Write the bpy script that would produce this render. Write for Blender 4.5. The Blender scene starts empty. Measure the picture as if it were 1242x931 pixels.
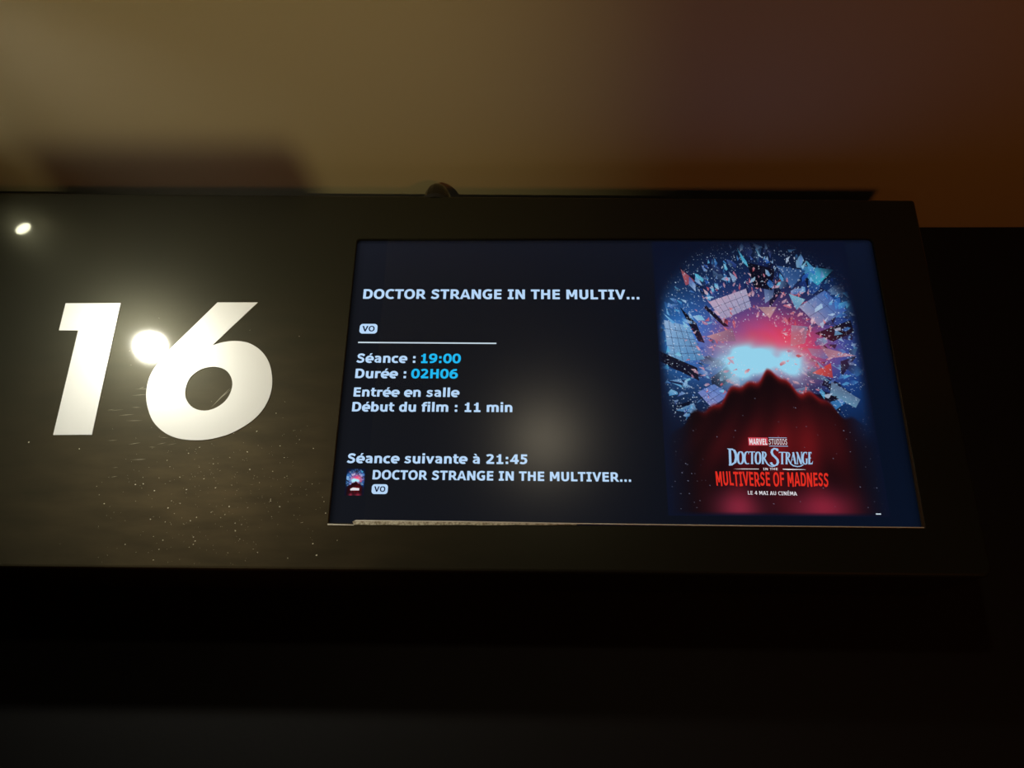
import bpy, bmesh, math, random
import numpy as np
from mathutils import Vector, Matrix

scene = bpy.context.scene
COL = scene.collection

# ------------------------------------------------------------------ camera
PITCH, ROLL, YAW, FPX = 0.3877823, 0.01497135, -0.03025004, 970.99
CAM = Vector((-0.14172876, -1.25942662, 1.60004))
_f = Vector((math.sin(YAW) * math.cos(PITCH), math.cos(YAW) * math.cos(PITCH), math.sin(PITCH)))
_r = Vector((math.cos(YAW), -math.sin(YAW), 0))
_u = _r.cross(_f)
RT = _r * math.cos(ROLL) + _u * math.sin(ROLL)
UP = _u * math.cos(ROLL) - _r * math.sin(ROLL)
cd = bpy.data.cameras.new('camera')
cd.sensor_width = 36.0
cd.lens = FPX * 36.0 / 1242.0
cd.clip_start = 0.02
co = bpy.data.objects.new('camera', cd)
COL.objects.link(co)
M = Matrix((RT, UP, -_f)).transposed().to_4x4()
M.translation = CAM
co.matrix_world = M
scene.camera = co

# ------------------------------------------------------------------ world, exposure
w = bpy.data.worlds.new('world')
scene.world = w
w.use_nodes = True
w.node_tree.nodes['Background'].inputs[0].default_value = (1.0, 0.7, 0.5, 1)
w.node_tree.nodes['Background'].inputs[1].default_value = 0.004
vs = scene.view_settings
vs.view_transform = 'Standard'
vs.look = 'None'
vs.exposure = 0.0
vs.gamma = 1.0
vs.use_curve_mapping = False

CEIL = 2.56
WALL = 0.205


def add_light(name, kind, loc, target, energy, color, **kw):
    d = bpy.data.lights.new(name, kind)
    d.energy = energy
    d.color = color
    for k, v in kw.items():
        setattr(d, k, v)
    o = bpy.data.objects.new(name, d)
    COL.objects.link(o)
    o.location = loc
    o.rotation_euler = (Vector(target) - Vector(loc)).to_track_quat('-Z', 'Y').to_euler()
    return o


# warm lamp standing low behind the viewer, thrown up on the ceiling in front of the sign
LAMP_F = Vector((-0.75, -2.6, 0.45))
add_light('warm_uplight', 'SPOT', LAMP_F, (-0.62, -0.36, CEIL), 70, (1.0, 0.82, 0.33),
          spot_size=math.radians(27), spot_blend=1.0, shadow_soft_size=0.020)
add_light('warm_fill_light', 'SPOT', (-0.6, -1.9, 0.5), (-0.45, -0.55, CEIL), 2.5, (1.0, 0.62, 0.24),
          spot_size=math.radians(60), spot_blend=1.0, shadow_soft_size=0.15)
# red lamp low on the right
add_light('red_floor_light', 'SPOT', (1.3, -1.9, 0.4), (0.35, -0.05, CEIL), 22, (1.0, 0.30, 0.05),
          spot_size=math.radians(80), spot_blend=1.0, shadow_soft_size=0.20)


# ------------------------------------------------------------------ helpers
def at(px, py, y):
    """photo point -> world point on the vertical plane at depth y"""
    d = _f + RT * ((px - 621) / FPX) + UP * ((465.5 - py) / FPX)
    k = (y - CAM.y) / d.y
    return CAM + d * k


def lin(c):
    return tuple((v / 255 / 12.92) if v / 255 <= 0.04045 else ((v / 255 + 0.055) / 1.055) ** 2.4 for v in c)


def tag(o, label=None, cat=None, group=None, kind=None):
    if label: o['label'] = label
    if cat: o['category'] = cat
    if group: o['group'] = group
    if kind: o['kind'] = kind
    return o


def empty(name, loc, label=None, cat=None, group=None):
    o = bpy.data.objects.new(name, None)
    o.empty_display_size = 0.05
    COL.objects.link(o)
    o.location = loc
    return tag(o, label, cat, group)


def link(name, me, mat, parent=None):
    if mat is not None and not me.materials:
        me.materials.append(mat)
    o = bpy.data.objects.new(name, me)
    COL.objects.link(o)
    if parent is not None:
        o.parent = parent
        p = Vector((0, 0, 0))
        q = parent
        while q is not None:
            p += q.location
            q = q.parent
        o.location = -p
        # geometry is written in world coordinates: keep it there
    return o


def from_bm(name, bm, mat, parent=None, smooth=False):
    me = bpy.data.meshes.new(name)
    bm.to_mesh(me)
    bm.free()
    if smooth:
        for p in me.polygons:
            p.use_smooth = True
    return link(name, me, mat, parent)


def bm_box(bm, x0, x1, y0, y1, z0, z1, bev=0.0):
    r = bmesh.ops.create_cube(bm, size=1.0)
    for v in r['verts']:
        v.co = Vector(((x0 + x1) / 2 + v.co.x * (x1 - x0), (y0 + y1) / 2 + v.co.y * (y1 - y0), (z0 + z1) / 2 + v.co.z * (z1 - z0)))
    if bev:
        es = list({e for v in r['verts'] for e in v.link_edges})
        bmesh.ops.bevel(bm, geom=es, offset=bev, segments=2, profile=0.5, affect='EDGES')


def box(name, x0, x1, y0, y1, z0, z1, mat, parent=None, bev=0.0):
    bm = bmesh.new()
    bm_box(bm, x0, x1, y0, y1, z0, z1, bev)
    return from_bm(name, bm, mat, parent)


def bm_tube(bm, p0, p1, r0, r1, seg=24, cap=True):
    p0, p1 = Vector(p0), Vector(p1)
    q = (p1 - p0).to_track_quat('Z', 'Y')
    A = [bm.verts.new(p0 + q @ Vector((math.cos(t) * r0, math.sin(t) * r0, 0))) for t in [i * 2 * math.pi / seg for i in range(seg)]]
    B = [bm.verts.new(p1 + q @ Vector((math.cos(t) * r1, math.sin(t) * r1, 0))) for t in [i * 2 * math.pi / seg for i in range(seg)]]
    for i in range(seg):
        j = (i + 1) % seg
        bm.faces.new((A[i], A[j], B[j], B[i]))
    if cap:
        bm.faces.new(A[::-1])
        bm.faces.new(B)


# ------------------------------------------------------------------ materials
def principled(name, base, rough=0.5, spec=0.5, coat=0.0, coat_rough=0.05, metal=0.0):
    m = bpy.data.materials.new(name)
    m.use_nodes = True
    b = m.node_tree.nodes['Principled BSDF']
    b.inputs['Base Color'].default_value = (*base, 1)
    b.inputs['Roughness'].default_value = rough
    b.inputs['Specular IOR Level'].default_value = spec
    b.inputs['Coat Weight'].default_value = coat
    b.inputs['Coat Roughness'].default_value = coat_rough
    b.inputs['Metallic'].default_value = metal
    return m


def noise_bump(m, scale, strength, dist=0.002, detail=4, stretch=(1, 1, 1)):
    nt = m.node_tree
    b = nt.nodes['Principled BSDF']
    tc = nt.nodes.new('ShaderNodeTexCoord')
    mp = nt.nodes.new('ShaderNodeMapping')
    mp.inputs['Scale'].default_value = stretch
    nz = nt.nodes.new('ShaderNodeTexNoise')
    nz.inputs['Scale'].default_value = scale
    nz.inputs['Detail'].default_value = detail
    bp = nt.nodes.new('ShaderNodeBump')
    bp.inputs['Strength'].default_value = strength
    bp.inputs['Distance'].default_value = dist
    nt.links.new(tc.outputs['Object'], mp.inputs['Vector'])
    nt.links.new(mp.outputs['Vector'], nz.inputs['Vector'])
    nt.links.new(nz.outputs['Fac'], bp.inputs['Height'])
    nt.links.new(bp.outputs['Normal'], b.inputs['Normal'])
    return nz


def noise_color(m, scale, c0, c1, stretch=(1, 1, 1), lo=0.35, hi=0.65):
    nt = m.node_tree
    b = nt.nodes['Principled BSDF']
    tc = nt.nodes.new('ShaderNodeTexCoord')
    mp = nt.nodes.new('ShaderNodeMapping')
    mp.inputs['Scale'].default_value = stretch
    nz = nt.nodes.new('ShaderNodeTexNoise')
    nz.inputs['Scale'].default_value = scale
    nz.inputs['Detail'].default_value = 5
    cr = nt.nodes.new('ShaderNodeValToRGB')
    cr.color_ramp.elements[0].position = lo
    cr.color_ramp.elements[1].position = hi
    cr.color_ramp.elements[0].color = (*c0, 1)
    cr.color_ramp.elements[1].color = (*c1, 1)
    nt.links.new(tc.outputs['Object'], mp.inputs['Vector'])
    nt.links.new(mp.outputs['Vector'], nz.inputs['Vector'])
    nt.links.new(nz.outputs['Fac'], cr.inputs['Fac'])
    nt.links.new(cr.outputs['Color'], b.inputs['Base Color'])


def emitter(name, rgb, strength=1.0):
    m = principled(name, (0, 0, 0), 0.6, 0.0)
    b = m.node_tree.nodes['Principled BSDF']
    b.inputs['Emission Color'].default_value = (*rgb, 1)
    b.inputs['Emission Strength'].default_value = strength
    return m


def emitter_attr(name, attr, strength=1.0):
    m = principled(name, (0, 0, 0), 0.6, 0.0)
    nt = m.node_tree
    b = nt.nodes['Principled BSDF']
    a = nt.nodes.new('ShaderNodeAttribute')
    a.attribute_name = attr
    nt.links.new(a.outputs['Color'], b.inputs['Emission Color'])
    b.inputs['Emission Strength'].default_value = strength
    return m


M_ceiling = principled('ceiling_paint', (0.62, 0.555, 0.43), 0.75, 0.3)
noise_bump(M_ceiling, 60, 0.12, 0.001)
M_wall = principled('black_wall_paint', (0.008, 0.008, 0.0085), 0.7, 0.2)
noise_bump(M_wall, 90, 0.3, 0.001)
M_side = principled('dark_brown_wall', (0.05, 0.03, 0.022), 0.8, 0.3)
noise_color(M_side, 6, (0.025, 0.015, 0.011), (0.028, 0.02, 0.015))
M_floor = principled('dark_carpet', (0.03, 0.012, 0.012), 0.95, 0.1)
noise_color(M_floor, 120, (0.010, 0.005, 0.004), (0.022, 0.010, 0.008))
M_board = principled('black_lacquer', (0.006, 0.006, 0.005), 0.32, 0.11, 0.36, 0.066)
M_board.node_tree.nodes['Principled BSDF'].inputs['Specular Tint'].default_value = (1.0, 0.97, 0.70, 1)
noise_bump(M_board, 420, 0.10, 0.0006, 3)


def dust_glow_film(m, centre, radius, clean, dusty_glow):
    """streaky dust mixed with a painted brown glow, strongest round centre"""
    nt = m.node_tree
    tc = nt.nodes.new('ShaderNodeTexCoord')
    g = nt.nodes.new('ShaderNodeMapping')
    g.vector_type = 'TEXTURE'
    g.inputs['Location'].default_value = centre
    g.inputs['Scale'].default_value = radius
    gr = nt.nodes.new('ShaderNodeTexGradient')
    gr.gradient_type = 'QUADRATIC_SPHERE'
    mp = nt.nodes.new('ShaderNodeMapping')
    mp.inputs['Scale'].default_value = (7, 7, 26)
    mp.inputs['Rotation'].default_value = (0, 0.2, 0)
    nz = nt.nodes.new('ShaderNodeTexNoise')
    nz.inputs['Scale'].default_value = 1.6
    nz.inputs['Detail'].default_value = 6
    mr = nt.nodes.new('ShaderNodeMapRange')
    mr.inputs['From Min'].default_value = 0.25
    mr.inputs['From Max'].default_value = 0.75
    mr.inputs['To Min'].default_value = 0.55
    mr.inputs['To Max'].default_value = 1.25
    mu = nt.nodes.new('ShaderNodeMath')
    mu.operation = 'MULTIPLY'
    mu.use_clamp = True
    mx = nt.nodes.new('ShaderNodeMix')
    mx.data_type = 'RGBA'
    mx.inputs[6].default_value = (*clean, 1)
    mx.inputs[7].default_value = (*dusty_glow, 1)
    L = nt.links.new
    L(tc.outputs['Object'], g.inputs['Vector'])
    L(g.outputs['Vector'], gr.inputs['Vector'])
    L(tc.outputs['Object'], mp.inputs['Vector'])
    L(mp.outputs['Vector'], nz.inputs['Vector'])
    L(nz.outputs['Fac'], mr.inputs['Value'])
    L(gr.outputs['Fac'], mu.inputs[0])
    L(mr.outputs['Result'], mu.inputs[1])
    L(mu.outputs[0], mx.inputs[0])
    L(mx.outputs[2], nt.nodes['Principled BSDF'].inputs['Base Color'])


dust_glow_film(M_board, (-0.66, 0.0, 1.92), (0.62, 0.5, 0.46), (0.016, 0.016, 0.011), (0.105, 0.080, 0.044))  # soft glow of the lower board is painted in along with the dust
M_black = principled('matt_black', (0.012, 0.012, 0.012), 0.6, 0.4)
M_digit = principled('satin_white_vinyl', (0.66, 0.67, 0.68), 0.33, 1.0)
M_trim = principled('pale_cut_edge', (0.62, 0.58, 0.46), 0.45, 0.5)
noise_color(M_trim, 220, (0.30, 0.25, 0.15), (0.75, 0.72, 0.58), (1, 1, 1), 0.38, 0.6)
M_trim_rim = principled('bright_cut_rim', (0.85, 0.83, 0.74), 0.35, 0.7)
M_trim_dark = principled('brown_cut_edge', (0.05, 0.04, 0.028), 0.5, 0.4)
M_dust = principled('dust', (0.75, 0.72, 0.6), 0.9, 0.2)
M_scratch = principled('scratch', (0.22, 0.20, 0.14), 0.5, 0.5)
M_glossblack = principled('gloss_black_plastic', (0.006, 0.006, 0.006), 0.12, 0.5, 0.4, 0.05)
noise_bump(M_glossblack, 60, 0.5, 0.002)
M_lens = emitter('lamp_lens', (1.0, 0.97, 0.80), 700.0)
M_lens2 = emitter('small_lamp_lens', (1.0, 0.97, 0.66), 80.0)
M_lens3 = emitter('dim_lamp_lens', (1.0, 0.86, 0.60), 112.0)
M_text = emitter('screen_pale_blue', lin((184, 216, 250)), 1.0)
M_cyan = emitter('screen_cyan', lin((30, 184, 242)), 1.0)
M_line = emitter('screen_white_line', lin((205, 222, 235)), 1.0)
M_ink = emitter('screen_dark_ink', lin((20, 32, 58)), 1.0)
M_pwhite = emitter('poster_white', lin((228, 226, 232)), 1.0)
M_psky = emitter('poster_pale_blue', lin((158, 196, 232)), 1.0)
M_pred = emitter('poster_red', lin((226, 46, 34)), 1.0)
M_pred_dark = emitter('poster_dark_red', lin((150, 28, 24)), 1.0)
M_ppink = emitter('poster_badge_red', lin((204, 70, 84)), 1.0)
M_lcd = emitter_attr('screen_picture', 'picture', 1.0)

# ------------------------------------------------------------------ the setting
RX0, RX1, RY0 = -3.2, 3.0, -4.2


def struct(o):
    return tag(o, kind='structure')


struct(box('floor', RX0 - .1, RX1 + .1, RY0 - .1, WALL + .1, -0.1, 0.0, M_floor))
struct(box('ceiling', RX0 - .1, RX1 + .1, RY0 - .1, WALL + .1, CEIL, CEIL + 0.1, M_ceiling))
struct(box('wall_front', RX0 - .1, RX1 + .1, WALL, WALL + 0.1, 0.0, CEIL, M_wall))
struct(box('wall_left', RX0 - .1, RX0, RY0, WALL, 0.0, CEIL, M_side))
struct(box('wall_right', RX1, RX1 + .1, RY0, WALL, 0.0, CEIL, M_side))
struct(box('wall_back', RX0 - .1, RX1 + .1, RY0 - .1, RY0, 0.0, CEIL, M_side))

# added unseen stand whose plate casts the dark strip on the ceiling
stand = empty('shadow_stand', (-0.785, -1.70, 0.0), 'slim black stand added out of view, its small plate shading the ceiling', 'stand')
bm = bmesh.new()
bm_tube(bm, (-0.785, -1.70, 0.0), (-0.785, -1.70, 0.012), .14, .135, 32)
from_bm('base', bm, M_black, stand)
bm = bmesh.new()
bm_tube(bm, (-0.785, -1.70, 0.010), (-0.785, -1.70, 1.145), .008, .008, 12)
from_bm('pole', bm, M_black, stand)
box('shade_plate', -0.872, -0.692, -1.704, -1.696, 1.140, 1.200, M_black, stand, 0.001)

# ------------------------------------------------------------------ the sign board
board = empty('sign_board', (-0.4, 0.08, 1.8), 'long black lacquered wall sign carrying a white 16 and a screen opening', 'sign')
OPX0, OPX1, OPZ0, OPZ1 = -0.47, 0.47, 1.874, 1.874 + 0.52875


def rrect(x0, x1, z0l, z0r, z1l, z1r, rad, seg=8):
    """rounded rectangle loop; rad = radii at (bottom left, bottom right, top right, top left)"""
    cs = [((x0, z0l), rad[0], 1, 1, math.pi), ((x1, z0r), rad[1], -1, 1, 1.5 * math.pi),
          ((x1, z1r), rad[2], -1, -1, 0.0), ((x0, z1l), rad[3], 1, -1, 0.5 * math.pi)]
    out = []
    for (cx, cz), r, sx, sz, a0 in cs:
        for i in range(seg + 1):
            a = a0 + i / seg * math.pi / 2
            out.append((cx + sx * r + math.cos(a) * r, cz + sz * r + math.sin(a) * r))
    return out


def bridge(bm, loops):
    prev = None
    for pts, y in loops:
        cur = [bm.verts.new((x, y, z)) for x, z in pts]
        if prev:
            n = len(cur)
            for i in range(n):
                j = (i + 1) % n
                bm.faces.new((prev[i], prev[j], cur[j], cur[i]))
        prev = cur
    return prev


bm = bmesh.new()
BX0, BX1 = -1.36, 0.5605
BZ0 = 1.7985
outer = lambda ins, r: rrect(BX0 + ins, BX1 - ins, BZ0 + ins, BZ0 + ins, 2.5115 - ins, 2.4862 - ins, (r, 0.010 + r, r, r))
open_ = lambda ins, r: rrect(OPX0 - ins, OPX1 + ins, OPZ0 - ins, OPZ0 - ins, OPZ1 + ins, OPZ1 + ins, (r, r, 0.010, 0.006))
last = bridge(bm, [(outer(0.0, 0.006), WALL - 0.001), (outer(0.0, 0.006), 0.006), (outer(0.0008, 0.006), 0.003), (outer(0.003, 0.004), 0.0008),
                   (outer(0.006, 0.003), 0.0), (open_(0.0012, 0.002), 0.0), (open_(0.0, 0.001), 0.0014), (open_(0.0, 0.001), 0.018),
                   (open_(0.016, 0.001), 0.018), (open_(0.016, 0.001), WALL - 0.001), (outer(0.0, 0.006), WALL - 0.001)])
bmesh.ops.remove_doubles(bm, verts=bm.verts, dist=1e-6)
bmesh.ops.recalc_face_normals(bm, faces=bm.faces)
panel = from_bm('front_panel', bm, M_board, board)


# numerals (cut vinyl, slightly proud of the lacquer)
def catmull(pts, n=6):
    out = []
    L = len(pts)
    for i in range(L):
        p0, p1, p2, p3 = [np.array(pts[(i + k) % L], float) for k in (-1, 0, 1, 2)]
        for j in range(n):
            t = j / n
            out.append(tuple(0.5 * ((2 * p1) + (-p0 + p2) * t + (2 * p0 - 5 * p1 + 4 * p2 - p3) * t * t + (-p0 + 3 * p1 - 3 * p2 + p3) * t ** 3)))
    return out


def numeral(loops_px, label):
    bm = bmesh.new()
    es = []
    for lp in loops_px:
        vsx = []
        for x, y in lp:
            p = at(x, y, 0.0)
            vsx.append(bm.verts.new((p.x, -0.0012, p.z)))
        for i in range(len(vsx)):
            es.append(bm.edges.new((vsx[i], vsx[(i + 1) % len(vsx)])))
    bmesh.ops.triangle_fill(bm, use_beauty=True, edges=es, normal=(0, -1, 0))
    bmesh.ops.recalc_face_normals(bm, faces=bm.faces)
    g = bmesh.ops.extrude_face_region(bm, geom=list(bm.faces))
    for e in g['geom']:
        if isinstance(e, bmesh.types.BMVert):
            e.co.y = 0.0005
    bmesh.ops.recalc_face_normals(bm, faces=bm.faces)
    o = from_bm('numeral', bm, M_digit, board)
    return tag(o, label)


numeral([[(80, 368), (146.7, 367.7), (111.8, 527.2), (64.9, 527.4), (95.1, 401), (71.8, 400.7)]], 'white slanted numeral 1')
c1 = lambda x, y: (160 + x / 4.9, 350 + y / 4.9)
curve_out = [c1(*p) for p in [(480, 337), (545, 319), (620, 312), (700, 326), (770, 372), (815, 440), (834, 530), (826, 620), (785, 710), (710, 790),
                              (600, 855), (500, 888), (400, 901), (290, 893), (200, 858), (130, 792), (95, 705), (87, 620), (105, 530), (150, 452), (235, 352)]]


def open_spline(pts, n=6):
    out = []
    for i in range(len(pts) - 1):
        p1, p2 = np.array(pts[i]), np.array(pts[i + 1])
        p0 = np.array(pts[i - 1]) if i > 0 else 2 * p1 - p2
        p3 = np.array(pts[i + 2]) if i + 2 < len(pts) else 2 * p2 - p1
        for j in range(n):
            t = j / n
            out.append(tuple(0.5 * ((2 * p1) + (-p0 + p2) * t + (2 * p0 - 5 * p1 + 4 * p2 - p3) * t * t + (-p0 + 3 * p1 - 3 * p2 + p3) * t ** 3)))
    out.append(tuple(pts[-1]))
    return out


six = open_spline(curve_out) + [c1(510, 83), c1(750, 83)]
hole = catmull([c1(*p) for p in [(480, 465), (550, 479), (590, 525), (597, 585), (567, 655), (507, 705), (432, 726), (362, 706), (322, 652), (321, 592), (347, 530), (404, 484)]], 4)
numeral([six, hole], 'white slanted numeral 6')

# cut edges of the opening
def prism(name, pts, y0, y1, mat, parent, label=None):
    """pts = photo points of a flat outline at y0, thickness back to y1"""
    bm = bmesh.new()
    A = [at(x, y, y0) for x, y in pts]
    F = [bm.verts.new(p) for p in A]
    B = [bm.verts.new((p.x, y1, p.z)) for p in A]
    bm.faces.new(F)
    bm.faces.new(B[::-1])
    n = len(F)
    for i in range(n):
        bm.faces.new((F[i], B[i], B[(i + 1) % n], F[(i + 1) % n]))
    bmesh.ops.recalc_face_normals(bm, faces=bm.faces)
    o = from_bm(name, bm, mat, parent)
    if label: o['label'] = label
    return o


rs = random.Random(4)
low = []
for i in range(28):
    t = i / 27
    x = 429.5 + t * 270
    low.append((x, 636.3 + 0.6 * t - 0.9 * t * t + rs.uniform(-0.35, 0.35)))
strip = prism('edge_strip', [(427.4, 632.5), (431, 630.6)] + [(431 + (700 - 431) * t, 630.6 + 3.4 * t) for t in (0.33, 0.66, 1.0)] + low[::-1],
              -0.0006, 0.010, M_trim, board, 'pale chipped strip along the lower left of the screen opening')
prism('edge_rim', [(429, 631.4), (432, 630.2), (560, 631.7), (700, 634.0), (900, 636.6), (1121, 639.0), (1121, 640.0), (900, 637.8), (700, 635.2), (560, 632.9), (432, 631.6)],
      -0.0010, 0.002, M_trim_rim, board, 'thin bright rim under the screen')
prism('edge_rim', [(397, 634.9), (413, 635.3), (429, 635.9), (429, 636.9), (413, 636.6), (397.4, 636.4)], -0.0008, 0.002, M_trim_rim, board, 'thin bright rim under the screen')
prism('edge_rim', [(1062, 300), (1064, 300), (1122.5, 640), (1119.0, 640)], 0.0004, 0.004, M_trim_dark, board, 'thin brown rim right of the screen')

# dust and scratches on the lacquer
bm = bmesh.new()
rd = random.Random(11)


def speck(bm, px, py, wpx, hpx, ang, y=-0.0004):
    c = at(px, py, y)
    s = 0.0013
    dx = Vector((math.cos(ang), 0, math.sin(ang))) * wpx * s / 2
    dz = Vector((-math.sin(ang), 0, math.cos(ang))) * hpx * s / 2
    q = [bm.verts.new(c + dx * a + dz * b) for a, b in ((-1, -0.6), (0.3, -1), (1, 0.2), (0.1, 1), (-0.8, 0.7))]
    bm.faces.new(q)


for i in range(420):
    x = rd.gauss(270, 85)
    y = rd.gauss(605, 50)
    if i % 9 == 0:
        x, y = rd.uniform(120, 385), rd.uniform(380, 685)
    if not (8 < x < 392 and 300 < y < 686):
        continue
    b = rd.random() ** 5
    speck(bm, x, y, 0.45 + 1.5 * b, 0.35 + 0.8 * b, rd.uniform(-0.5, 0.6))
for x, y, s in [(384, 673, 2.4), (379.5, 659, 1.8), (395, 622, 1.5), (278, 614, 1.8), (303, 569, 1.6), (35, 536, 2.0), (393, 608, 1.2), (409, 655, 1.0)]:
    speck(bm, x, y, s, s * 0.8, 0.3)
dust = from_bm('dust_speck', bm, M_dust, board)
tag(dust, 'pale dust specks on the black lacquer', kind='stuff')

bm = bmesh.new()


def scratch(x0, y0, x1, y1, wpx):
    a, b = at(x0, y0, -0.0003), at(x1, y1, -0.0003)
    n = Vector((-(b - a).z, 0, (b - a).x)).normalized() * wpx * 0.0013 / 2
    m_ = (a + b) / 2
    bm.faces.new([bm.verts.new(v) for v in (a, m_ - n, b, m_ + n)])


scratch(280, 469.5, 256, 494, 1.5)
scratch(281.5, 471, 262, 487, 0.8)
for i in range(26):
    x, y = rd.uniform(128, 215), rd.uniform(455, 580)
    if 178 < x and y < 530: continue
    L = rd.uniform(5, 22)
    scratch(x, y, x + L, y - rd.uniform(-0.5, 2.5), rd.uniform(0.3, 0.7))
scr = from_bm('scratch', bm, M_scratch, board)
tag(scr, 'fine pale scratches in the lacquer', kind='stuff')

# ------------------------------------------------------------------ the screen
screen = empty('display_screen', (0.0, 0.02, OPZ0), 'lit flat screen in the black sign showing film times and a poster', 'screen')
box('housing', OPX0 - 0.012, OPX1 + 0.012, 0.0185, 0.060, OPZ0 - 0.012, OPZ1 + 0.012, M_black, screen, 0.003)
YL = 0.0060      # depth of the picture plane


def bg_color(x, y):
    """x, y photo-like coordinates 400..1120, 290..638 -> sRGB of the empty picture"""
    t = min(max((x - 440) / 640, 0), 1)
    s = min(max((y - 290) / 345, 0), 1)
    c = np.array([20., 21., 25.]) * (1 - t) ** 1.3 + np.array([7., 15., 31.]) * t ** 2.2 + np.array([8., 8., 13.]) * (1 - t) ** .5 * t
    c = c + np.array([6., 7., 12.]) * (1 - s) ** 4 + np.array([1., 2., 4.]) * s
    return c


NX, NY = 96, 54
xs = np.linspace(OPX0 - 0.002, OPX1 + 0.002, NX)
zs = np.linspace(OPZ0 - 0.002, OPZ1 + 0.002, NY)


def srgb2lin(a):
    a = np.clip(a, 0, 255) / 255.0
    return np.where(a <= 0.04045, a / 12.92, ((a + 0.055) / 1.055) ** 2.4)


def grid_mesh(name, P, C, mat, parent):
    """P (h,w,3) world points, C (h,w,3) sRGB 0..255"""
    h, w_ = P.shape[:2]
    me = bpy.data.meshes.new(name)
    idx = np.arange(h * w_).reshape(h, w_)
    q = np.stack([idx[:-1, :-1], idx[:-1, 1:], idx[1:, 1:], idx[1:, :-1]], -1).reshape(-1, 4)
    me.vertices.add(h * w_)
    me.vertices.foreach_set('co', P.reshape(-1).astype(np.float32))
    me.loops.add(q.size)
    me.loops.foreach_set('vertex_index', q.reshape(-1).astype(np.int32))
    me.polygons.add(len(q))
    me.polygons.foreach_set('loop_start', (np.arange(len(q)) * 4).astype(np.int32))
    me.update(calc_edges=True)
    ca = me.color_attributes.new('picture', 'FLOAT_COLOR', 'POINT')
    L = np.ones((h * w_, 4), np.float32)
    L[:, :3] = srgb2lin(C).reshape(-1, 3)
    ca.data.foreach_set('color', L.reshape(-1))
    return link(name, me, mat, parent)


P = np.zeros((NY, NX, 3))
C = np.zeros((NY, NX, 3))
for j, z in enumerate(zs):
    for i, x in enumerate(xs):
        P[j, i] = (x, YL, z)
        u = (x - OPX0) / (OPX1 - OPX0)
        v = (z - OPZ0) / (OPZ1 - OPZ0)
        c = bg_color(432 + u * 650, 638 - v * 345)
        e = min(u, 1 - u, (1 - v) * 0.6) * 940     # mm to the edge: dark border of the panel
        e = max(e, 0.0)
        C[j, i] = c * (0.25 + 0.75 * min(1.0, e / 9.0))
grid_mesh('picture', P, C, M_lcd, screen)

# ---- lettering: heavy humanist sans drawn with an elliptical pen
PA, PB = 0.100, 0.075


def arc(cx, cy, rx, ry, a0, a1, n=14, sup=2.25):
    out = []
    for i in range(n + 1):
        a = math.radians(a0 + (a1 - a0) * i / n)
        c, s = math.cos(a), math.sin(a)
        out.append((cx + rx * math.copysign(abs(c) ** (2 / sup), c), cy + ry * math.copysign(abs(s) ** (2 / sup), s)))
    return out


def pen(pts, a=None, b=None, closed=False):
    a = PA if a is None else a
    b = PB if b is None else b
    n = len(pts)
    L, R = [], []
    for i, p in enumerate(pts):
        if closed:
            p0, p1 = pts[(i - 1) % n], pts[(i + 1) % n]
        else:
            p0, p1 = pts[max(i - 1, 0)], pts[min(i + 1, n - 1)]
        dx, dy = p1[0] - p0[0], p1[1] - p0[1]
        l = math.hypot(dx, dy) or 1
        nx, ny = -dy / l, dx / l
        # support point of the ellipse keeps the outline smooth
        k = math.hypot(nx * a, ny * b) or 1
        ox, oy = nx * a * a / k, ny * b * b / k
        L.append((p[0] + ox, p[1] + oy))
        R.append((p[0] - ox, p[1] - oy))
    qs = []
    for i in range(n if closed else n - 1):
        j = (i + 1) % n
        qs.append([R[i], R[j], L[j], L[i]])
    return qs


def rc(x0, y0, x1, y1): return [[(x0, y0), (x1, y0), (x1, y1), (x0, y1)]]
def pg(*p): return [list(p)]


H = 0.727
X = 0.548
def V(x, y0=0.0, y1=H): return rc(x - PA, y0, x + PA, y1)
def Hz(y, x0, x1): return rc(x0, y - PB, x1, y + PB)


def ring(cx, cy, rx, ry): return pen(arc(cx, cy, rx, ry, 0, 360, 32)[:-1], closed=True)


def g_D(): return V(.185) + Hz(.068, .185, .42) + Hz(H - .068, .185, .42) + pen([(.40, .068)] + arc(.40, H / 2, .285, H / 2 - .068, -90, 90, 18) + [(.40, H - .068)])
def g_O(): return ring(.425, H / 2, .295, H / 2 - .055)
def g_C(): return pen(arc(.45, H / 2, .305, H / 2 - .055, 52, 308, 24))
def g_T(): return Hz(H - .07, .02, .662) + V(.341)
def g_R(): return V(.185) + Hz(H - .068, .185, .40) + Hz(.30, .185, .42) + pen(arc(.40, .48, .195, .18, -90, 90, 14)) + pg((.32, .30), (.50, .34), (.80, 0), (.57, 0))
def g_S():
    return pen([(.62, .57), (.50, .645), (.36, .665), (.22, .63), (.165, .54), (.20, .45), (.33, .395), (.47, .34), (.55, .27), (.545, .165), (.46, .085), (.33, .06), (.20, .075), (.07, .15)], PA * .92, PB * 1.05)
def g_A(): return pg((0, 0), (.20, 0), (.43, H), (.29, H)) + pg((.776, 0), (.572, 0), (.345, H), (.487, H)) + Hz(.21, .18, .60)
def g_N(): return V(.175) + V(.672) + pg((.08, H), (.30, H), (.766, 0), (.56, 0))
def g_G(): return pen(arc(.46, H / 2, .32, H / 2 - .055, 50, 268, 22) + [(.55, .06), (.68, .105)]) + V(.64, .08, .37) + Hz(.33, .44, .734)
def g_E(): return V(.185) + Hz(.07, .185, .62) + Hz(H - .07, .185, .62) + Hz(.38, .185, .60)
def g_I(): return V(.273) + Hz(.063, .06, .486) + Hz(H - .063, .06, .486)
def g_H(): return V(.185) + V(.652) + Hz(.38, .185, .652)
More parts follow.
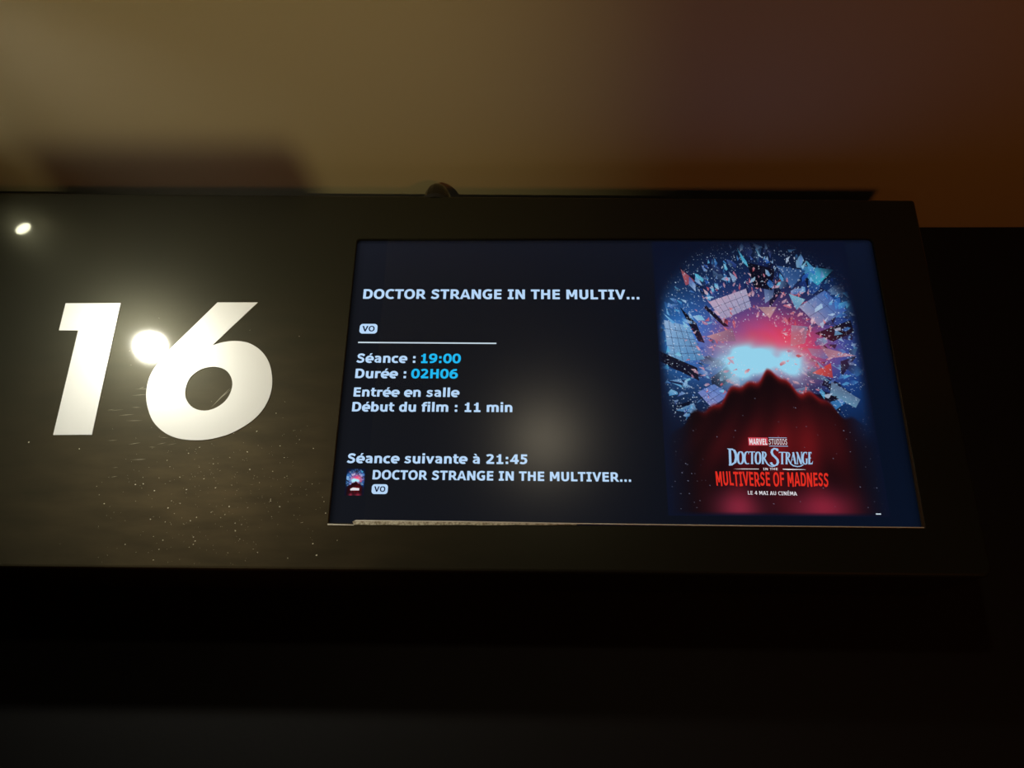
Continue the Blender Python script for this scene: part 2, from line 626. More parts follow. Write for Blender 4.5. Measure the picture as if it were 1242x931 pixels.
def g_M(): return V(.175) + V(.772) + pg((.09, H), (.31, H), (.55, .18), (.40, .18)) + pg((.86, H), (.64, H), (.40, .18), (.55, .18))
def g_U(): return V(.18, .27, H) + V(.632, .27, H) + pen([(.18, .30)] + arc(.406, .27, .226, .21, 180, 360, 18) + [(.632, .30)])
def g_L(): return V(.185) + Hz(.07, .185, .62)
def g_V(): return pg((0, H), (.21, H), (.47, 0), (.30, 0)) + pg((.764, H), (.56, H), (.30, 0), (.47, 0))
def g_F(): return V(.185) + Hz(H - .07, .185, .62) + Hz(.37, .185, .59)
def g_dot(): return rc(.085, 0, .275, .18)
def g_colon(): return rc(.105, 0, .295, .18) + rc(.105, .36, .295, .54)
def g_a(): return pen([(.10, .455), (.22, .49), (.36, .49), (.45, .455), (.475, .38), (.475, .30)]) + V(.485, 0, .36) + pen([(.48, .31), (.33, .30), (.20, .27), (.145, .20), (.155, .11), (.24, .06), (.35, .07), (.47, .13)], .082, .055)
def g_b(): return V(.165, 0, .76) + pen(arc(.36, X / 2, .205, X / 2 - .055, -118, 118, 18) )+ pen(arc(.36, X / 2, .195, X / 2 - .055, 90, 270, 12))
def g_c(): return pen(arc(.36, X / 2, .24, X / 2 - .055, 55, 305, 20))
def g_d(): return [[(.699 - x, y) for x, y in q][::-1] for q in g_b()]
def g_e(): return pen(arc(.345, X / 2, .235, X / 2 - .052, 0, 305, 24)) + Hz(.26, .16, .65)
def g_f(): return V(.19, 0, .55) + pen([(.19, .50), (.20, .60), (.26, .68), (.34, .70), (.46, .69)], PA, .062) + rc(.02, .43, .43, X)
def g_i(): return V(.171, 0, X) + rc(.072, .61, .27, .77)
def g_l(): return V(.171, 0, .76)
def g_n(): return V(.165, 0, X) + pen([(.165, .40)] + arc(.355, .33, .19, .165, 150, 0, 12) + [(.545, .0)])
def g_m(): return V(.165, 0, X) + pen([(.165, .40)] + arc(.355, .33, .18, .165, 150, 0, 12) + [(.535, .0)]) + pen([(.535, .40)] + arc(.715, .33, .18, .165, 150, 0, 12) + [(.895, .0)])
def g_r(): return V(.165, 0, X) + pen([(.165, .36), (.24, .44), (.34, .475), (.49, .47)], PA, .075)
def g_s(): return pen([(.50, .44), (.40, .48), (.29, .495), (.18, .47), (.145, .40), (.19, .33), (.30, .29), (.41, .25), (.455, .18), (.43, .10), (.33, .06), (.21, .06), (.06, .125)], PA * .86, PB * .86)
def g_t(): return V(.19, .14, .70) + rc(.02, .43, .45, X) + pen([(.19, .20), (.21, .11), (.28, .065), (.36, .06), (.45, .075)], PA, .062)
def g_u(): return [[(.712 - x, X - y) for x, y in q] for q in g_n()]
def g_v(): return pg((.01, X), (.21, X), (.41, 0), (.24, 0)) + pg((.64, X), (.445, X), (.24, 0), (.41, 0))
def g_0(): return ring(.355, H / 2, .235, H / 2 - .055)
def g_1(): return V(.375) + Hz(.063, .13, .64) + rc(.13, .50, .38, .61) + pg((.25, .60), (.38, .60), (.38, H), (.30, H))
def g_2(): return pen([(.10, .60), (.22, .655), (.36, .67), (.48, .63), (.525, .53), (.48, .42), (.34, .27), (.17, .12), (.12, .07)]) + Hz(.07, .09, .66)
def g_4(): return V(.49, 0, H) + Hz(.235, .03, .69) + pg((.03, .20), (.20, .24), (.53, H), (.38, H))
def g_5(): return rc(.14, .36, .30, H) + Hz(H - .07, .14, .60) + pen([(.17, .41), (.32, .43), (.46, .39), (.525, .26), (.475, .12), (.35, .06), (.22, .065), (.08, .11)])
def g_6(): return ring(.365, .235, .23, .18) + pen([(.135, .24), (.145, .42), (.22, .56), (.36, .645), (.60, .665)])
def g_9(): return [[(.711 - x, H - y) for x, y in q] for q in g_6()]
def acute(cx, y): return pg((cx - .06, y), (cx + .05, y), (cx + .19, y + .15), (cx + .01, y + .15))
def grave(cx, y): return pg((cx + .06, y), (cx - .05, y), (cx - .19, y + .15), (cx - .01, y + .15))


GL = {'D': (g_D, .83), 'O': (g_O, .85), 'C': (g_C, .724), 'T': (g_T, .682), 'R': (g_R, .782), 'S': (g_S, .71), 'A': (g_A, .776),
      'N': (g_N, .847), 'G': (g_G, .811), 'E': (g_E, .683), 'I': (g_I, .546), 'H': (g_H, .837), 'M': (g_M, .948), 'U': (g_U, .812),
      'L': (g_L, .637), 'V': (g_V, .764), 'F': (g_F, .65), '.': (g_dot, .361), ':': (g_colon, .402), 'a': (g_a, .668), 'b': (g_b, .699),
      'c': (g_c, .588), 'd': (g_d, .699), 'e': (g_e, .664), 'f': (g_f, .422), 'i': (g_i, .342), 'l': (g_l, .342), 'm': (g_m, 1.058),
      'n': (g_n, .712), 'r': (g_r, .497), 's': (g_s, .593), 't': (g_t, .456), 'u': (g_u, .712), 'v': (g_v, .65), '0': (g_0, .711),
      '1': (g_1, .711), '2': (g_2, .711), '4': (g_4, .711), '5': (g_5, .711), '6': (g_6, .711), '9': (g_9, .711), ' ': (lambda: [], .342)}


def layout(s, track=0.0):
    x = 0.0
    qs = []
    for ch in s:
        if ch == 'é': base, adv, ac = 'e', .664, acute(.36, .60)
        elif ch == 'à': base, adv, ac = 'a', .668, grave(.31, .60)
        elif ch == 'É': base, adv, ac = 'E', .683, acute(.36, .78)
        else: base, adv, ac = ch, GL[ch][1], []
        for q in GL[base][0]() + ac:
            qs.append([(x + px, py) for px, py in q])
        x += adv + track
    lo = min(p[0] for q in qs for p in q)
    hi = max(p[0] for q in qs for p in q)
    return [[((px - lo) / (hi - lo), py / H) for px, py in q] for q in qs]


def flat(name, polys, mat, y, parent, label=None, kind=None):
    bm = bmesh.new()
    for q in polys:
        try:
            bm.faces.new([bm.verts.new((p[0], y, p[1])) for p in q])
        except ValueError:
            pass
    o = from_bm(name, bm, mat, parent)
    return tag(o, label, kind=kind)


YT = YL - 0.0006


def line_of_text(s, xl, yl, xr, yr, ytop, mat, y=YT, parent=None, name='text_line', label=None):
    a, b = at(xl, yl, y), at(xr, yr, y)
    t = at(xl, ytop, y)
    h = t.z - a.z
    polys = [[(a.x + u * (b.x - a.x), a.z + u * (b.z - a.z) + v * h) for u, v in q] for q in layout(s)]
    return flat(name, polys, mat, y, parent or screen, label)


line_of_text('DOCTOR STRANGE IN THE MULTIV...', 440.2, 362.1, 775.5, 362.9, 350.6, M_text, label='large pale blue film title at the top of the screen')
line_of_text('Séance :', 432.0, 439.6, 503.6, 439.9, 428.6, M_text, label='words giving the showing')
line_of_text('19:00', 510.6, 440.0, 558.8, 440.2, 428.8, M_cyan, label='cyan start time')
line_of_text('Durée :', 430.6, 458.2, 492.3, 458.5, 447.0, M_text, label='words giving the running time')
line_of_text('02H06', 498.4, 458.5, 555.2, 458.7, 447.2, M_cyan, label='cyan running time')
line_of_text('Entrée en salle', 428.6, 480.6, 557.3, 481.3, 469.7, M_text, label='line on entering the room')
line_of_text('Début du film : 11 min', 426.8, 498.6, 621.4, 499.6, 487.3, M_text, label='line counting down to the film')
line_of_text('Séance suivante à 21:45', 420.4, 561.2, 639.7, 562.6, 549.6, M_text, label='line announcing the next showing')
line_of_text('DOCTOR STRANGE IN THE MULTIVER...', 451.6, 581.0, 765.5, 584.1, 569.8, M_text, label='smaller film title at the bottom of the screen')


def badge(xl, yt, xr, yb, txt):
    a, b = at(xl, yb, YT), at(xr, yt, YT)
    a2, b2 = at(xr, yb, YT), at(xl, yt, YT)
    x0, x1, z0, z1 = (a.x + b2.x) / 2, (b.x + a2.x) / 2, (a.z + a2.z) / 2, (b.z + b2.z) / 2
    r = 0.30 * (z1 - z0)
    o = flat('language_badge', [rrect(x0, x1, z0, z0, z1, z1, (r, r, r, r))], M_text, YT, screen, 'small rounded pale badge')
    h = z1 - z0
    w_ = x1 - x0
    ll = 'VO'
    polys = []
    global PA, PB
    sa, sb = PA, PB
    PA, PB = .088, .066
    for q in layout(ll):
        polys.append([(x0 + w_ * (.15 + .70 * u), z0 + h * (.22 + .56 * v)) for u, v in q])
    PA, PB = sa, sb
    t = flat('badge_text', polys, M_ink, YT - 0.0003, o)
    return o


badge(436.2, 392.6, 457.7, 404.4, 'VO')
badge(450.8, 587.0, 470.4, 598.9, 'VO')
a, b, h_ = at(434.3, 415.8, YT), at(602, 417.0, YT), 0.0024
flat('divider_line', [[(a.x, a.z), (b.x, b.z), (b.x, b.z + h_), (a.x, a.z + h_)]], M_line, YT, screen, 'thin white divider line')

# ---- film poster picture: generic burst of glass splinters over a dark red mound
PW, PH = 480, 672
rp = random.Random(23)
yy, xx = np.mgrid[0:PH, 0:PW].astype(float)
Xp = xx / (PW - 1)          # 0..1 left-right
Yp = yy / (PH - 1)          # 0..1 top-bottom


def uv(x, y):
    """photo point -> raster point"""
    v = (y - 293.0) / 333.0
    xl, xr = 793 + v * 15, 1031 + v * 41
    return (x - xl) / (xr - xl) * (PW - 1), v * (PH - 1)


asp = 333.0 / 255.0
def gauss(cx, cy, rx, ry): return np.exp(-(((Xp - cx) / rx) ** 2 + ((Yp - cy) / ry) ** 2))
img = np.zeros((PH, PW, 3)) + np.array([13., 17., 34.])
img += gauss(.48, .36, .36, .28)[..., None] * np.array([8, 42, 92.])
img += gauss(.12, .36, .20, .17)[..., None] * np.array([30, 85, 130.])
img += gauss(.90, .40, .14, .24)[..., None] * np.array([6, 48, 100.])
img += gauss(.55, .36, .24, .13)[..., None] * np.array([150, 20, 24.])
img += gauss(.68, .40, .15, .09)[..., None] * np.array([110, 5, 5.])


def paint(pts, c0, c1, alpha=1.0, axis=None):
    pts = np.array(pts, float)
    x0, y0 = np.floor(pts.min(0)).astype(int)
    x1, y1 = np.ceil(pts.max(0)).astype(int) + 1
    x0, y0, x1, y1 = max(x0, 0), max(y0, 0), min(x1, PW), min(y1, PH)
    if x1 <= x0 or y1 <= y0: return
    gx, gy = xx[y0:y1, x0:x1], yy[y0:y1, x0:x1]
    ins = np.zeros(gx.shape, bool)
    n = len(pts)
    for i in range(n):
        (ax, ay), (bx, by) = pts[i], pts[(i + 1) % n]
        if ay == by: continue
        c = ((ay > gy) != (by > gy)) & (gx < (bx - ax) * (gy - ay) / (by - ay) + ax)
        ins ^= c
    ang = rp.uniform(0, 6.28) if axis is None else axis
    t = (gx - pts[:, 0].mean()) * math.cos(ang) + (gy - pts[:, 1].mean()) * math.sin(ang)
    R_ = max(np.ptp(pts[:, 0]), np.ptp(pts[:, 1]), 1) / 2
    t = np.clip(0.5 + 0.5 * t / R_, 0, 1)[..., None]
    col = np.array(c0, float) * (1 - t) + np.array(c1, float) * t
    m = (ins * alpha)[..., None]
    img[y0:y1, x0:x1] = img[y0:y1, x0:x1] * (1 - m) + col * m


BLUE = [(60, 130, 190), (90, 170, 215), (30, 60, 130), (120, 170, 215), (150, 185, 220), (24, 40, 96), (70, 100, 175)]
DARK = [(8, 10, 26), (14, 18, 44), (20, 14, 30)]
PINK = [(200, 120, 140), (215, 170, 185), (190, 70, 78), (170, 120, 150)]
CX, CY = uv(925, 438)


def shard(x, y, size, pal, alpha=0.85, elong=1.8):
    cx, cy = uv(x, y)
    th = math.atan2(cy - CY, cx - CX) + rp.gauss(0, 0.5)
    n = rp.choice((3, 3, 4, 5))
    pts = []
    for k in range(n):
        a = 2 * math.pi * (k + rp.uniform(-.3, .3)) / n
        r = size * rp.uniform(.6, 1.15)
        ex, ey = math.cos(a) * r * elong, math.sin(a) * r / elong ** .4
        pts.append((cx + ex * math.cos(th) - ey * math.sin(th), cy + ex * math.sin(th) + ey * math.cos(th)))
    paint(pts, rp.choice(pal), rp.choice(pal), alpha)


def ringpt(r0, r1):
    while True:
        a = rp.uniform(0, 2 * math.pi)
        r = math.sqrt(rp.uniform(r0 * r0, r1 * r1))
        x, y = 922 + math.cos(a) * r * 1.0, 418 + math.sin(a) * r * 1.0
        if y < 540 and not (y > 478 and 868 < x < 1000): return x, y, r


for k in range(80):
    x, y, r = ringpt(55, 122)
    shard(x, y, rp.uniform(10, 26), BLUE + DARK + DARK, 0.75)
# a few broad pale panes of glass with dark leads
def pane(pts, c0, c1, nx=5, ny=5):
    q = [np.array(uv(*p)) for p in pts]
    paint(q, c0, c1, 0.9)
    lead = (28, 34, 66)
    for i in range(1, nx):
        t = i / nx
        a, b = q[0] * (1 - t) + q[1] * t, q[3] * (1 - t) + q[2] * t
        paint([a - (.55, 0), a + (.55, 0), b + (.55, 0), b - (.55, 0)], lead, lead, .7)
    for i in range(1, ny):
        t = i / ny
        a, b = q[0] * (1 - t) + q[3] * t, q[1] * (1 - t) + q[2] * t
        paint([a - (0, .55), a + (0, .55), b + (0, .55), b - (0, .55)], lead, lead, .7)


for k in range(250):
    x, y, r = ringpt(42, 126)
    pal = BLUE if (r > 85 or x < 880) else PINK
    shard(x, y, rp.uniform(3, 8), pal + (DARK if k % 3 == 0 else []), 0.85)
pane([(806, 388), (838, 396), (854, 436), (812, 440)], (70, 140, 190), (150, 180, 215))
pane([(862, 366), (908, 350), (914, 372), (878, 388)], (130, 160, 200), (215, 175, 195), 6, 3)
pane([(846, 476), (866, 466), (886, 478), (862, 494)], (150, 150, 205), (70, 110, 190), 3, 3)
pane([(972, 372), (1004, 352), (1030, 376), (996, 396)], (160, 175, 205), (40, 80, 160), 3, 2)
for pts, c0, c1 in [([(974, 322), (1016, 327), (996, 346), (985, 338)], (60, 190, 205), (60, 110, 165)),
                    ([(946, 322), (982, 328), (964, 350)], (70, 110, 165), (30, 60, 110)),
                    ([(898, 300), (917, 328), (905, 318)], (60, 150, 190), (90, 190, 220)),
                    ([(960, 356), (980, 363), (969, 376)], (130, 195, 215), (90, 150, 190)),
                    ([(922, 372), (945, 372), (936, 386)], (205, 185, 185), (140, 110, 120)),
                    ([(828, 326), (846, 341), (834, 346)], (190, 100, 100), (120, 60, 90)),
                    ([(858, 408), (890, 398), (894, 414), (872, 414)], (200, 160, 160), (60, 70, 120)),
                    ([(962, 394), (982, 396), (978, 416), (960, 420)], (170, 160, 190), (90, 150, 190)),
                    ([(996, 420), (1038, 431), (1006, 434)], (195, 150, 160), (120, 130, 160)),
                    ([(985, 452), (1008, 440), (1010, 458)], (225, 70, 52), (150, 60, 66)),
                    ([(984, 500), (1012, 484), (1024, 488), (990, 512)], (60, 130, 190), (50, 110, 170)),
                    ([(1008, 462), (1042, 484), (1036, 494), (1006, 478)], (80, 90, 120), (110, 170, 200)),
                    ([(880, 462), (896, 452), (898, 470)], (190, 70, 70), (120, 90, 140))]:
    paint([uv(*p) for p in pts], c0, c1, .92)
for pts in [[(796, 424), (846, 446), (848, 462), (800, 438)], [(826, 372), (846, 392), (856, 416), (848, 414)], [(990, 404), (1034, 388), (1038, 402), (1012, 414)],
            [(910, 318), (944, 326), (940, 352), (918, 348)], [(974, 476), (1014, 480), (1012, 486), (976, 483)], [(858, 370), (886, 396), (880, 396), (856, 374)]]:
    paint([uv(*p) for p in pts], (9, 10, 24), (16, 14, 30), .92)
BRIGHT_BLUE = [(96, 196, 226), (150, 205, 235), (70, 150, 215), (190, 210, 235), (36, 84, 168)]
for k in range(70):
    x, y, r = ringpt(66, 124)
    shard(x, y, rp.uniform(5, 12), BRIGHT_BLUE, 0.8)
# glow of the burst
wob = .5 + .5 * np.sin(Xp * 23 + 3 * np.sin(Yp * 31)) * np.sin(Yp * 41 + 2 * np.sin(Xp * 27))
core = np.clip((1.1 * gauss(.50, .425, .16, .055) + .95 * gauss(.38, .46, .115, .085) + .8 * gauss(.66, .46, .09, .065)) * (.78 + .35 * wob), 0, 1) ** 1.35
halo = np.clip(gauss(.60, .385, .25, .10) + .35 * gauss(.36, .40, .14, .06), 0, 1) * (.55 + .25 * wob)
img = img * (1 - halo[..., None]) + np.array([218., 52., 58.]) * halo[..., None]
img = img * (1 - core[..., None]) + np.array([150., 212., 238.]) * core[..., None]
for k in range(150):
    x, y, r = ringpt(34, 92)
    shard(x, y, rp.uniform(2, 6), PINK + [(225, 190, 200)], 0.8)
for k in range(3200):
    x, y, r = ringpt(30, 134)
    if x < 796 or rp.random() < .12: continue
    c = (205, 225, 250) if r > 80 or rp.random() < .5 else (240, 190, 200)
    al = rp.uniform(.35, 1)
    shard(x, y, rp.uniform(.55, 1.7), [c], al, 1.5)
# dark red mound below (plain landform)
def smooth(a, e0, e1):
    t = np.clip((a - e0) / (e1 - e0), 0, 1)
    return t * t * (3 - 2 * t)


ridge = .475 + .50 * np.abs(Xp - .52) ** 1.15 + .012 * np.sin(Xp * 31) + .008 * np.sin(Xp * 67 + 1)
inside = smooth(Yp, ridge - .006, ridge + .012)
side = 1 - smooth(np.abs(Xp - .50), .33, .50)
low_ = np.zeros_like(img) + np.array([20., 9., 13.])
fold = 0.5 + 0.5 * np.sin((Xp - .52) * 26 / (0.35 + (Yp - .5).clip(0)) + 2.0 * np.sin(Yp * 9))
low_ += (fold * gauss(.50, .80, .30, .15))[..., None] * np.array([34, 4, 5.])
low_ += gauss(.52, .75, .26, .10)[..., None] * np.array([50, 6, 6.])
low_ += gauss(.68, .68, .16, .12)[..., None] * np.array([30, 4, 4.])
low_ += gauss(.32, .97, .11, .07)[..., None] * np.array([100, 26, 42.])
low_ += gauss(.70, .97, .16, .07)[..., None] * np.array([105, 24, 40.])
rim = np.exp(-((Yp - ridge) / .018) ** 2) * (1 - smooth(np.abs(Xp - .5), .22, .36))
low_ += rim[..., None] * np.array([110, 16, 12.])
m = (inside * side)[..., None]
base_low = np.array([15., 18., 34.])
fade = smooth(Yp, .68, .76)[..., None]
img = img * (1 - fade * (1 - m)) + base_low * fade * (1 - m)
img = img * (1 - m) + low_ * m
for k in range(130):
    y = rp.uniform(480, 618)
    x = rp.choice((rp.gauss(826, 16), rp.gauss(1040, 14), rp.uniform(815, 1060)))
    cx, cy = uv(x, y)
    s = rp.uniform(.6, 1.8)
    paint([(cx - s, cy), (cx, cy - s * .6), (cx + s, cy + .3), (cx, cy + s * .7)], (180, 185, 205), (120, 130, 170), rp.uniform(.2, .8))
# soft outer fade so that the picture melts into the dark background
ed = np.minimum(np.minimum(Xp, 1 - Xp) * 22, np.minimum(Yp * 18, 60 * (1 - Yp)))
ed = np.clip(ed, 0, 1)[..., None]
rr = np.sqrt(((Xp - .5) / .53) ** 2 + ((Yp - .40) / .43) ** 2)
disc = smooth(rr, .90, 1.05)[..., None] * (1 - smooth(Yp, .40, .55))[..., None]
bgc = np.array([12., 18., 38.])
img = img * (1 - disc * .8) + bgc * disc * .8
bgimg = np.zeros_like(img) + bgc
img = bgimg * (1 - ed) + img * ed
BRIGHT = 1.0
corner = {k: at(*k, YT) for k in ((793, 293), (1031, 293), (1072, 626), (808, 626))}
c00, c10, c11, c01 = [np.array(corner[k]) for k in ((793, 293), (1031, 293), (1072, 626), (808, 626))]
# true rectangle on the screen plane
PX0, PX1 = (c00[0] + c01[0]) / 2, (c10[0] + c11[0]) / 2
PZ1, PZ0 = (c00[2] + c10[2]) / 2, (c01[2] + c11[2]) / 2
Pp = np.zeros((PH, PW, 3))
# rows were painted linear in photo rows; resample to the plane so that shapes keep their proportion
zrow = np.array([at(930, 293 + v * 333, YT).z for v in np.linspace(0, 1, PH)])
zrow = PZ1 + (zrow - zrow[0]) * (PZ0 - PZ1) / (zrow[-1] - zrow[0])
Pp[..., 0] = PX0 + Xp * (PX1 - PX0)
Pp[..., 1] = YT
Pp[..., 2] = zrow[:, None]
poster = grid_mesh('poster_picture', Pp, img * BRIGHT, M_lcd, screen)
poster['label'] = 'film poster with blue glass splinters round a red and white burst'
# small copy beside the next showing
sm = img[:660, :].reshape(60, 11, PW, 3).mean(1).reshape(60, 48, 10, 3).mean(2)
ta, tb = at(417.8, 600.5, YT), at(443.5, 568.0, YT)
Ps = np.zeros((60, 48, 3))
Ps[..., 0] = np.linspace(ta.x, tb.x, 48)[None, :]
Ps[..., 1] = YT
Ps[..., 2] = np.linspace(tb.z, ta.z, 60)[:, None]
th_ = grid_mesh('poster_thumbnail', Ps, np.clip(sm * 1.15, 0, 255), M_lcd, screen)
th_['label'] = 'tiny copy of the poster beside the next showing'
YQ = YT - 0.0005
pa, pb = at(425, 592.5, YQ), at(435.5, 594.5, YQ)
flat('thumbnail_title', [[(pa.x, pb.z), (pb.x, pb.z), (pb.x, pa.z + .001), (pa.x + .004, pa.z + .002), (pa.x, pa.z)]], M_pwhite, YQ, th_)

# ---- lettering on the poster
cq = lambda x, y: (860 + x / 8.28, 520 + y / 8.28)


def crop_poly(pts, y=YQ):
    out = []
    for p in pts:
        q = at(*cq(*p), y)
        out.append((q.x, q.z))
    return out


def pquad_text(s, tl, tr, bl, br, mat, name, a=None, b=None, y=YQ, heights=None, label=None):
    """text stretched into a crop-space quad, corners given in crop pixels"""
    global PA, PB
    sa, sb = PA, PB
    if a: PA, PB = a, b
    qs = layout(s)
    PA, PB = sa, sb
    polys = []
    for q in qs:
        pp = []
        for u, v in q:
            x = (bl[0] * (1 - u) + br[0] * u) * (1 - v) + (tl[0] * (1 - u) + tr[0] * u) * v
            yb_ = bl[1] * (1 - u) + br[1] * u
            yt_ = tl[1] * (1 - u) + tr[1] * u
            if heights: yt_, yb_ = heights(u, yt_, yb_)
            pp.append((x, yb_ * (1 - v) + yt_ * v))
        polys.append(crop_poly(pp, y))
    return flat(name, polys, mat, y, poster, label)


flat('studio_badge', [crop_poly([(391, 84), (588, 87), (590, 166), (398, 166)])], M_ppink, YQ, poster, 'small red studio badge')
pquad_text('MARVEL', (402, 96), (584, 99), (408, 157), (586, 159), M_pwhite, 'studio_text', .10, .075, YQ - .0003)
pquad_text('STUDIOS', (598, 99), (782, 100), (600, 157), (788, 159), M_pwhite, "studio_text", .055, .045)
flat('studio_line', [crop_poly([(597, 85), (780, 87), (780, 92), (597, 90)]), crop_poly([(604, 168), (793, 170), (793, 176), (604, 174)])], M_psky, YQ, poster)

# title in narrow serif capitals, drawn in crop pixels
def cpen(pts, a, b, closed=False): return [crop_poly(q) for q in pen(pts, a, b, closed)]
def cser(x, y, w_, h=5): return [crop_poly([(x - w_, y - h / 2), (x + w_, y - h / 2), (x + w_, y + h / 2), (x - w_, y + h / 2)])]
def stem(x, y0, y1, w_=9, s=13): return cpen([(x, y0), (x, y1)], w_, w_) + cser(x, y0, s) + cser(x, y1, s)


T = []
# D (large)
T += cpen([(208, 202), (214, 362)], 12, 12) + [crop_poly([(180, 196), (240, 198), (240, 207), (192, 208)])] + [crop_poly([(198, 354), (240, 352), (236, 366), (200, 369)])]
T += cpen([(222, 203), (252, 214), (268, 250), (272, 290), (262, 335), (222, 362)], 13, 6)
# O C T O R
T += cpen(arc(316, 290, 26, 62, 0, 360, 24)[:-1], 10, 4, True)
T += cpen(arc(384, 290, 27, 61, 62, 298, 16), 10, 4) + [crop_poly([(392, 228), (400, 228), (400, 256), (394, 250)])]
T += stem(432, 232, 350, 9, 13) + [crop_poly([(404, 226), (462, 227), (462, 240), (457, 235), (409, 235), (404, 242)])]
T += cpen(arc(491, 292, 24, 60, 0, 360, 24)[:-1], 10, 4, True)
T += stem(540, 230, 350, 9, 13)
T += cpen([(540, 230), (562, 236), (571, 258), (562, 284), (544, 292)], 8, 4)
T += cpen([(552, 290), (566, 320), (584, 350), (608, 370), (634, 378), (660, 372)], 8, 5)
# S (large)
T += cpen([(690, 218), (676, 202), (654, 198), (634, 210), (628, 236), (640, 262), (664, 284), (686, 308), (692, 336), (680, 360), (656, 370), (632, 358), (620, 336)], 12, 8)
T += [crop_poly([(684, 198), (693, 198), (693, 226), (686, 222)])]
# T R A N G E
T += stem(734, 236, 352, 9, 13) + [crop_poly([(700, 230), (768, 231), (768, 244), (763, 239), (705, 239), (700, 246)])]
T += stem(778, 236, 352, 9, 11)
T += cpen([(778, 234), (800, 240), (808, 260), (800, 284), (782, 292)], 8, 4)
T += cpen([(790, 290), (804, 322), (820, 350), (846, 370), (886, 378), (920, 374), (946, 358)], 7, 5)
T += cpen([(846, 234), (820, 352)], 3.5, 4) + cpen([(844, 234), (868, 352)], 9, 6) + cser(822, 352, 9) + cser(868, 352, 11) + cser(841, 310, 16, 4)
T += cpen([(888, 236), (888, 352)], 4, 4) + cpen([(884, 236), (926, 354)], 9, 6) + cpen([(928, 236), (928, 350)], 4, 4) + cser(888, 352, 9) + cser(928, 234, 9) + cser(882, 234, 9)
T += cpen(arc(966, 294, 25, 60, 60, 300, 16), 9, 4) + cpen([(980, 300), (980, 350)], 8, 8) + cser(980, 300, 12) + [crop_poly([(974, 232), (981, 232), (981, 258), (975, 254)])]
T += stem(1006, 236, 352, 9, 10) + [crop_poly([(1000, 232), (1028, 232), (1028, 256), (1022, 241), (1000, 241)]), crop_poly([(1000, 288), (1022, 288), (1022, 298), (1000, 298)]),
                                  crop_poly([(1000, 345), (1030, 343), (1042, 320), (1038, 355), (1000, 356)])]
flat('poster_title', T, M_psky, YQ - 0.0003, poster, 'pale blue serif title lettering')
pquad_text('IN THE', (542, 391), (690, 390), (544, 413), (690, 413), M_pwhite, 'poster_small_title', .07, .05)
flat('poster_flourish', [crop_poly([(245, 402), (340, 398), (500, 399), (500, 405), (340, 405)])], M_pwhite, YQ, poster)
flat('poster_flourish', [crop_poly([(738, 400), (800, 400), (960, 406), (975, 409), (800, 412), (745, 408)])], M_pwhite, YQ, poster)


def jag(u, yt, yb):
    k = math.sin(u * 40) * 5
    return yt + k * .3, yb + 8 * (u * (1 - u)) + k


pquad_text('MULTIVERSE OF MADNESS', (62, 425), (1196, 440), (76, 568), (1202, 578), M_pred, 'poster_subtitle', .092, .06, YQ - .0002, jag, 'tall red title lettering')
pquad_text('LE 4 MAI AU CINÉMA', (389, 621), (880, 630), (392, 659), (886, 668), M_pwhite, 'poster_date', .075, .045)
a = at(1062.5, 623.8, YQ)
flat('screen_mark', [[(a.x, a.z), (a.x + .008, a.z), (a.x + .008, a.z + .0018), (a.x, a.z + .0018)]], M_line, YQ, screen, 'tiny white dash in the lower right corner')

# clear cover over the screen, its left edge stops short of the opening
mp_ = bpy.data.materials.new('clear_cover')
mp_.use_nodes = True
nt = mp_.node_tree
nt.nodes.clear()
out = nt.nodes.new('ShaderNodeOutputMaterial')
mix = nt.nodes.new('ShaderNodeMixShader')
tr = nt.nodes.new('ShaderNodeBsdfTransparent')
tr.inputs[0].default_value = (0.97, 0.97, 0.97, 1)
gl = nt.nodes.new('ShaderNodeBsdfGlossy')
gl.inputs['Roughness'].default_value = 0.24
gl.inputs['Color'].default_value = (1, 1, 1, 1)
fr = nt.nodes.new('ShaderNodeFresnel')
fr.inputs['IOR'].default_value = 1.25
nt.links.new(fr.outputs[0], mix.inputs[0])
nt.links.new(tr.outputs[0], mix.inputs[1])
nt.links.new(gl.outputs[0], mix.inputs[2])
nt.links.new(mix.outputs[0], out.inputs['Surface'])
ca_ = at(444, 600, 0.004)
cover = flat('clear_cover', [[(ca_.x, OPZ0 - .001), (OPX1, OPZ0 - .001), (OPX1, OPZ1), (ca_.x, OPZ1)]], mp_, 0.0042, screen, 'thin clear cover sheet with a soft sheen')

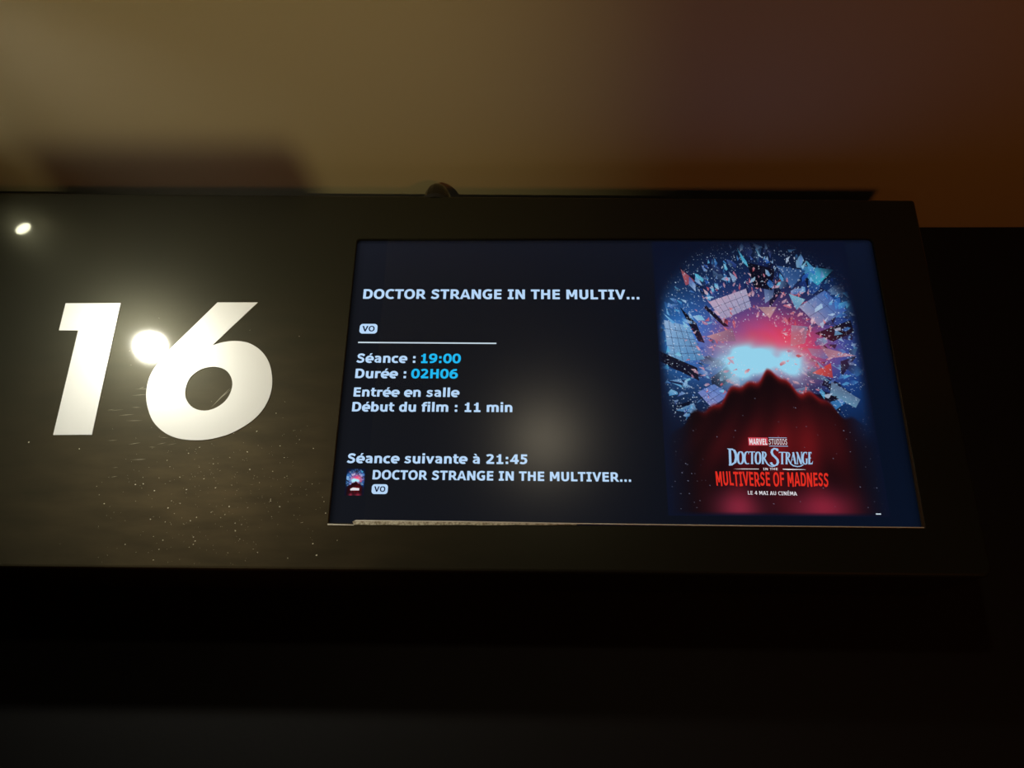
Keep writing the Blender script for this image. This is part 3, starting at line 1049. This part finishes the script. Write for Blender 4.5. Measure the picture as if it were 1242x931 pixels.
# ------------------------------------------------------------------ dome on the top edge
dc = at(530.5, 238, 0.028)
ZT = 2.498
dome = empty('sensor_dome', (dc.x, 0.028, ZT), 'small glossy black dome peeping over the top edge of the sign', 'sensor')
bm = bmesh.new()
bm_tube(bm, (dc.x, 0.028, ZT - .004), (dc.x, 0.028, ZT + .005), .0300, .0285, 32)
from_bm('base_ring', bm, M_black, dome)
bm = bmesh.new()
prev = None
for j in range(8):
    a = j / 7 * math.pi / 2
    r, z = .0265 * math.cos(a) + .0003, .0400 * math.sin(a) + ZT + .004
    cur = []
    for i in range(14):
        t = i * 2 * math.pi / 14
        k = 1 + .03 * math.sin(3 * t + 1)
        cur.append(bm.verts.new((dc.x + math.cos(t) * r * k, 0.028 + math.sin(t) * r * k, z)))
    if prev:
        for i in range(14):
            bm.faces.new((prev[i], prev[(i + 1) % 14], cur[(i + 1) % 14], cur[i]))
    prev = cur
bm.faces.new(prev)
from_bm('dome_cover', bm, M_glossblack, dome)

# ------------------------------------------------------------------ ceiling lamps (seen as reflections in the lacquer)
def lamp(x, y, rad, aim, lens_mat, label, drop=0.0, hood=0.0):
    t = empty('ceiling_spotlight', (x, y, CEIL), label, 'lamp', 'ceiling spotlights in front of the sign')
    bm = bmesh.new()
    d = Vector(aim).normalized()
    head = Vector((x, y, CEIL - drop))
    bm_tube(bm, (x, y, CEIL), (x, y, CEIL - 0.004), rad * 1.45, rad * 1.35, 32)
    from_bm('mounting_plate', bm, M_black, t)
    bm = bmesh.new()
    bm_tube(bm, head - d * (drop * .8 + .002), head - d * 0.0005, rad * 1.12, rad * 1.12, 32)
    from_bm('lamp_body', bm, M_black, t)
    if hood:
        bm = bmesh.new()
        bm_tube(bm, head - d * .0004, head + d * hood, rad * 1.10, rad * 1.10, 32, False)
        from_bm('hood', bm, M_black, t)
    bm = bmesh.new()
    q = d.to_track_quat('Z', 'Y')
    vsx = [bm.verts.new(head + d * .0004 + q @ Vector((math.cos(i * math.pi / 12) * rad, math.sin(i * math.pi / 12) * rad, 0))) for i in range(24)]
    bm.faces.new(vsx)
    from_bm('lens', bm, lens_mat, t)
    return t


def mirrored(px, py, z):
    b = at(px, py, 0.0)
    d = b - CAM
    return b + Vector((d.x, -d.y, d.z)) * ((z - b.z) / d.z)


pA, pB, pC = mirrored(182, 418, CEIL - .05), mirrored(28, 277, CEIL - .018), mirrored(660, 530, CEIL - .03)
lamp(pA.x, pA.y, 0.038, (0.49, 0.79, -0.53), M_lens, 'black ceiling spotlight turned towards the numerals', 0.05, 0.084)
lamp(pB.x, pB.y, 0.016, (0.68, -0.19, -0.70), M_lens2, 'small ceiling downlight close above the left end of the sign', 0.018)
lamp(pC.x, pC.y, 0.050, (0, 0.85, -.5), M_lens3, 'dim ceiling spotlight behind the viewer', 0.03, 0.05)
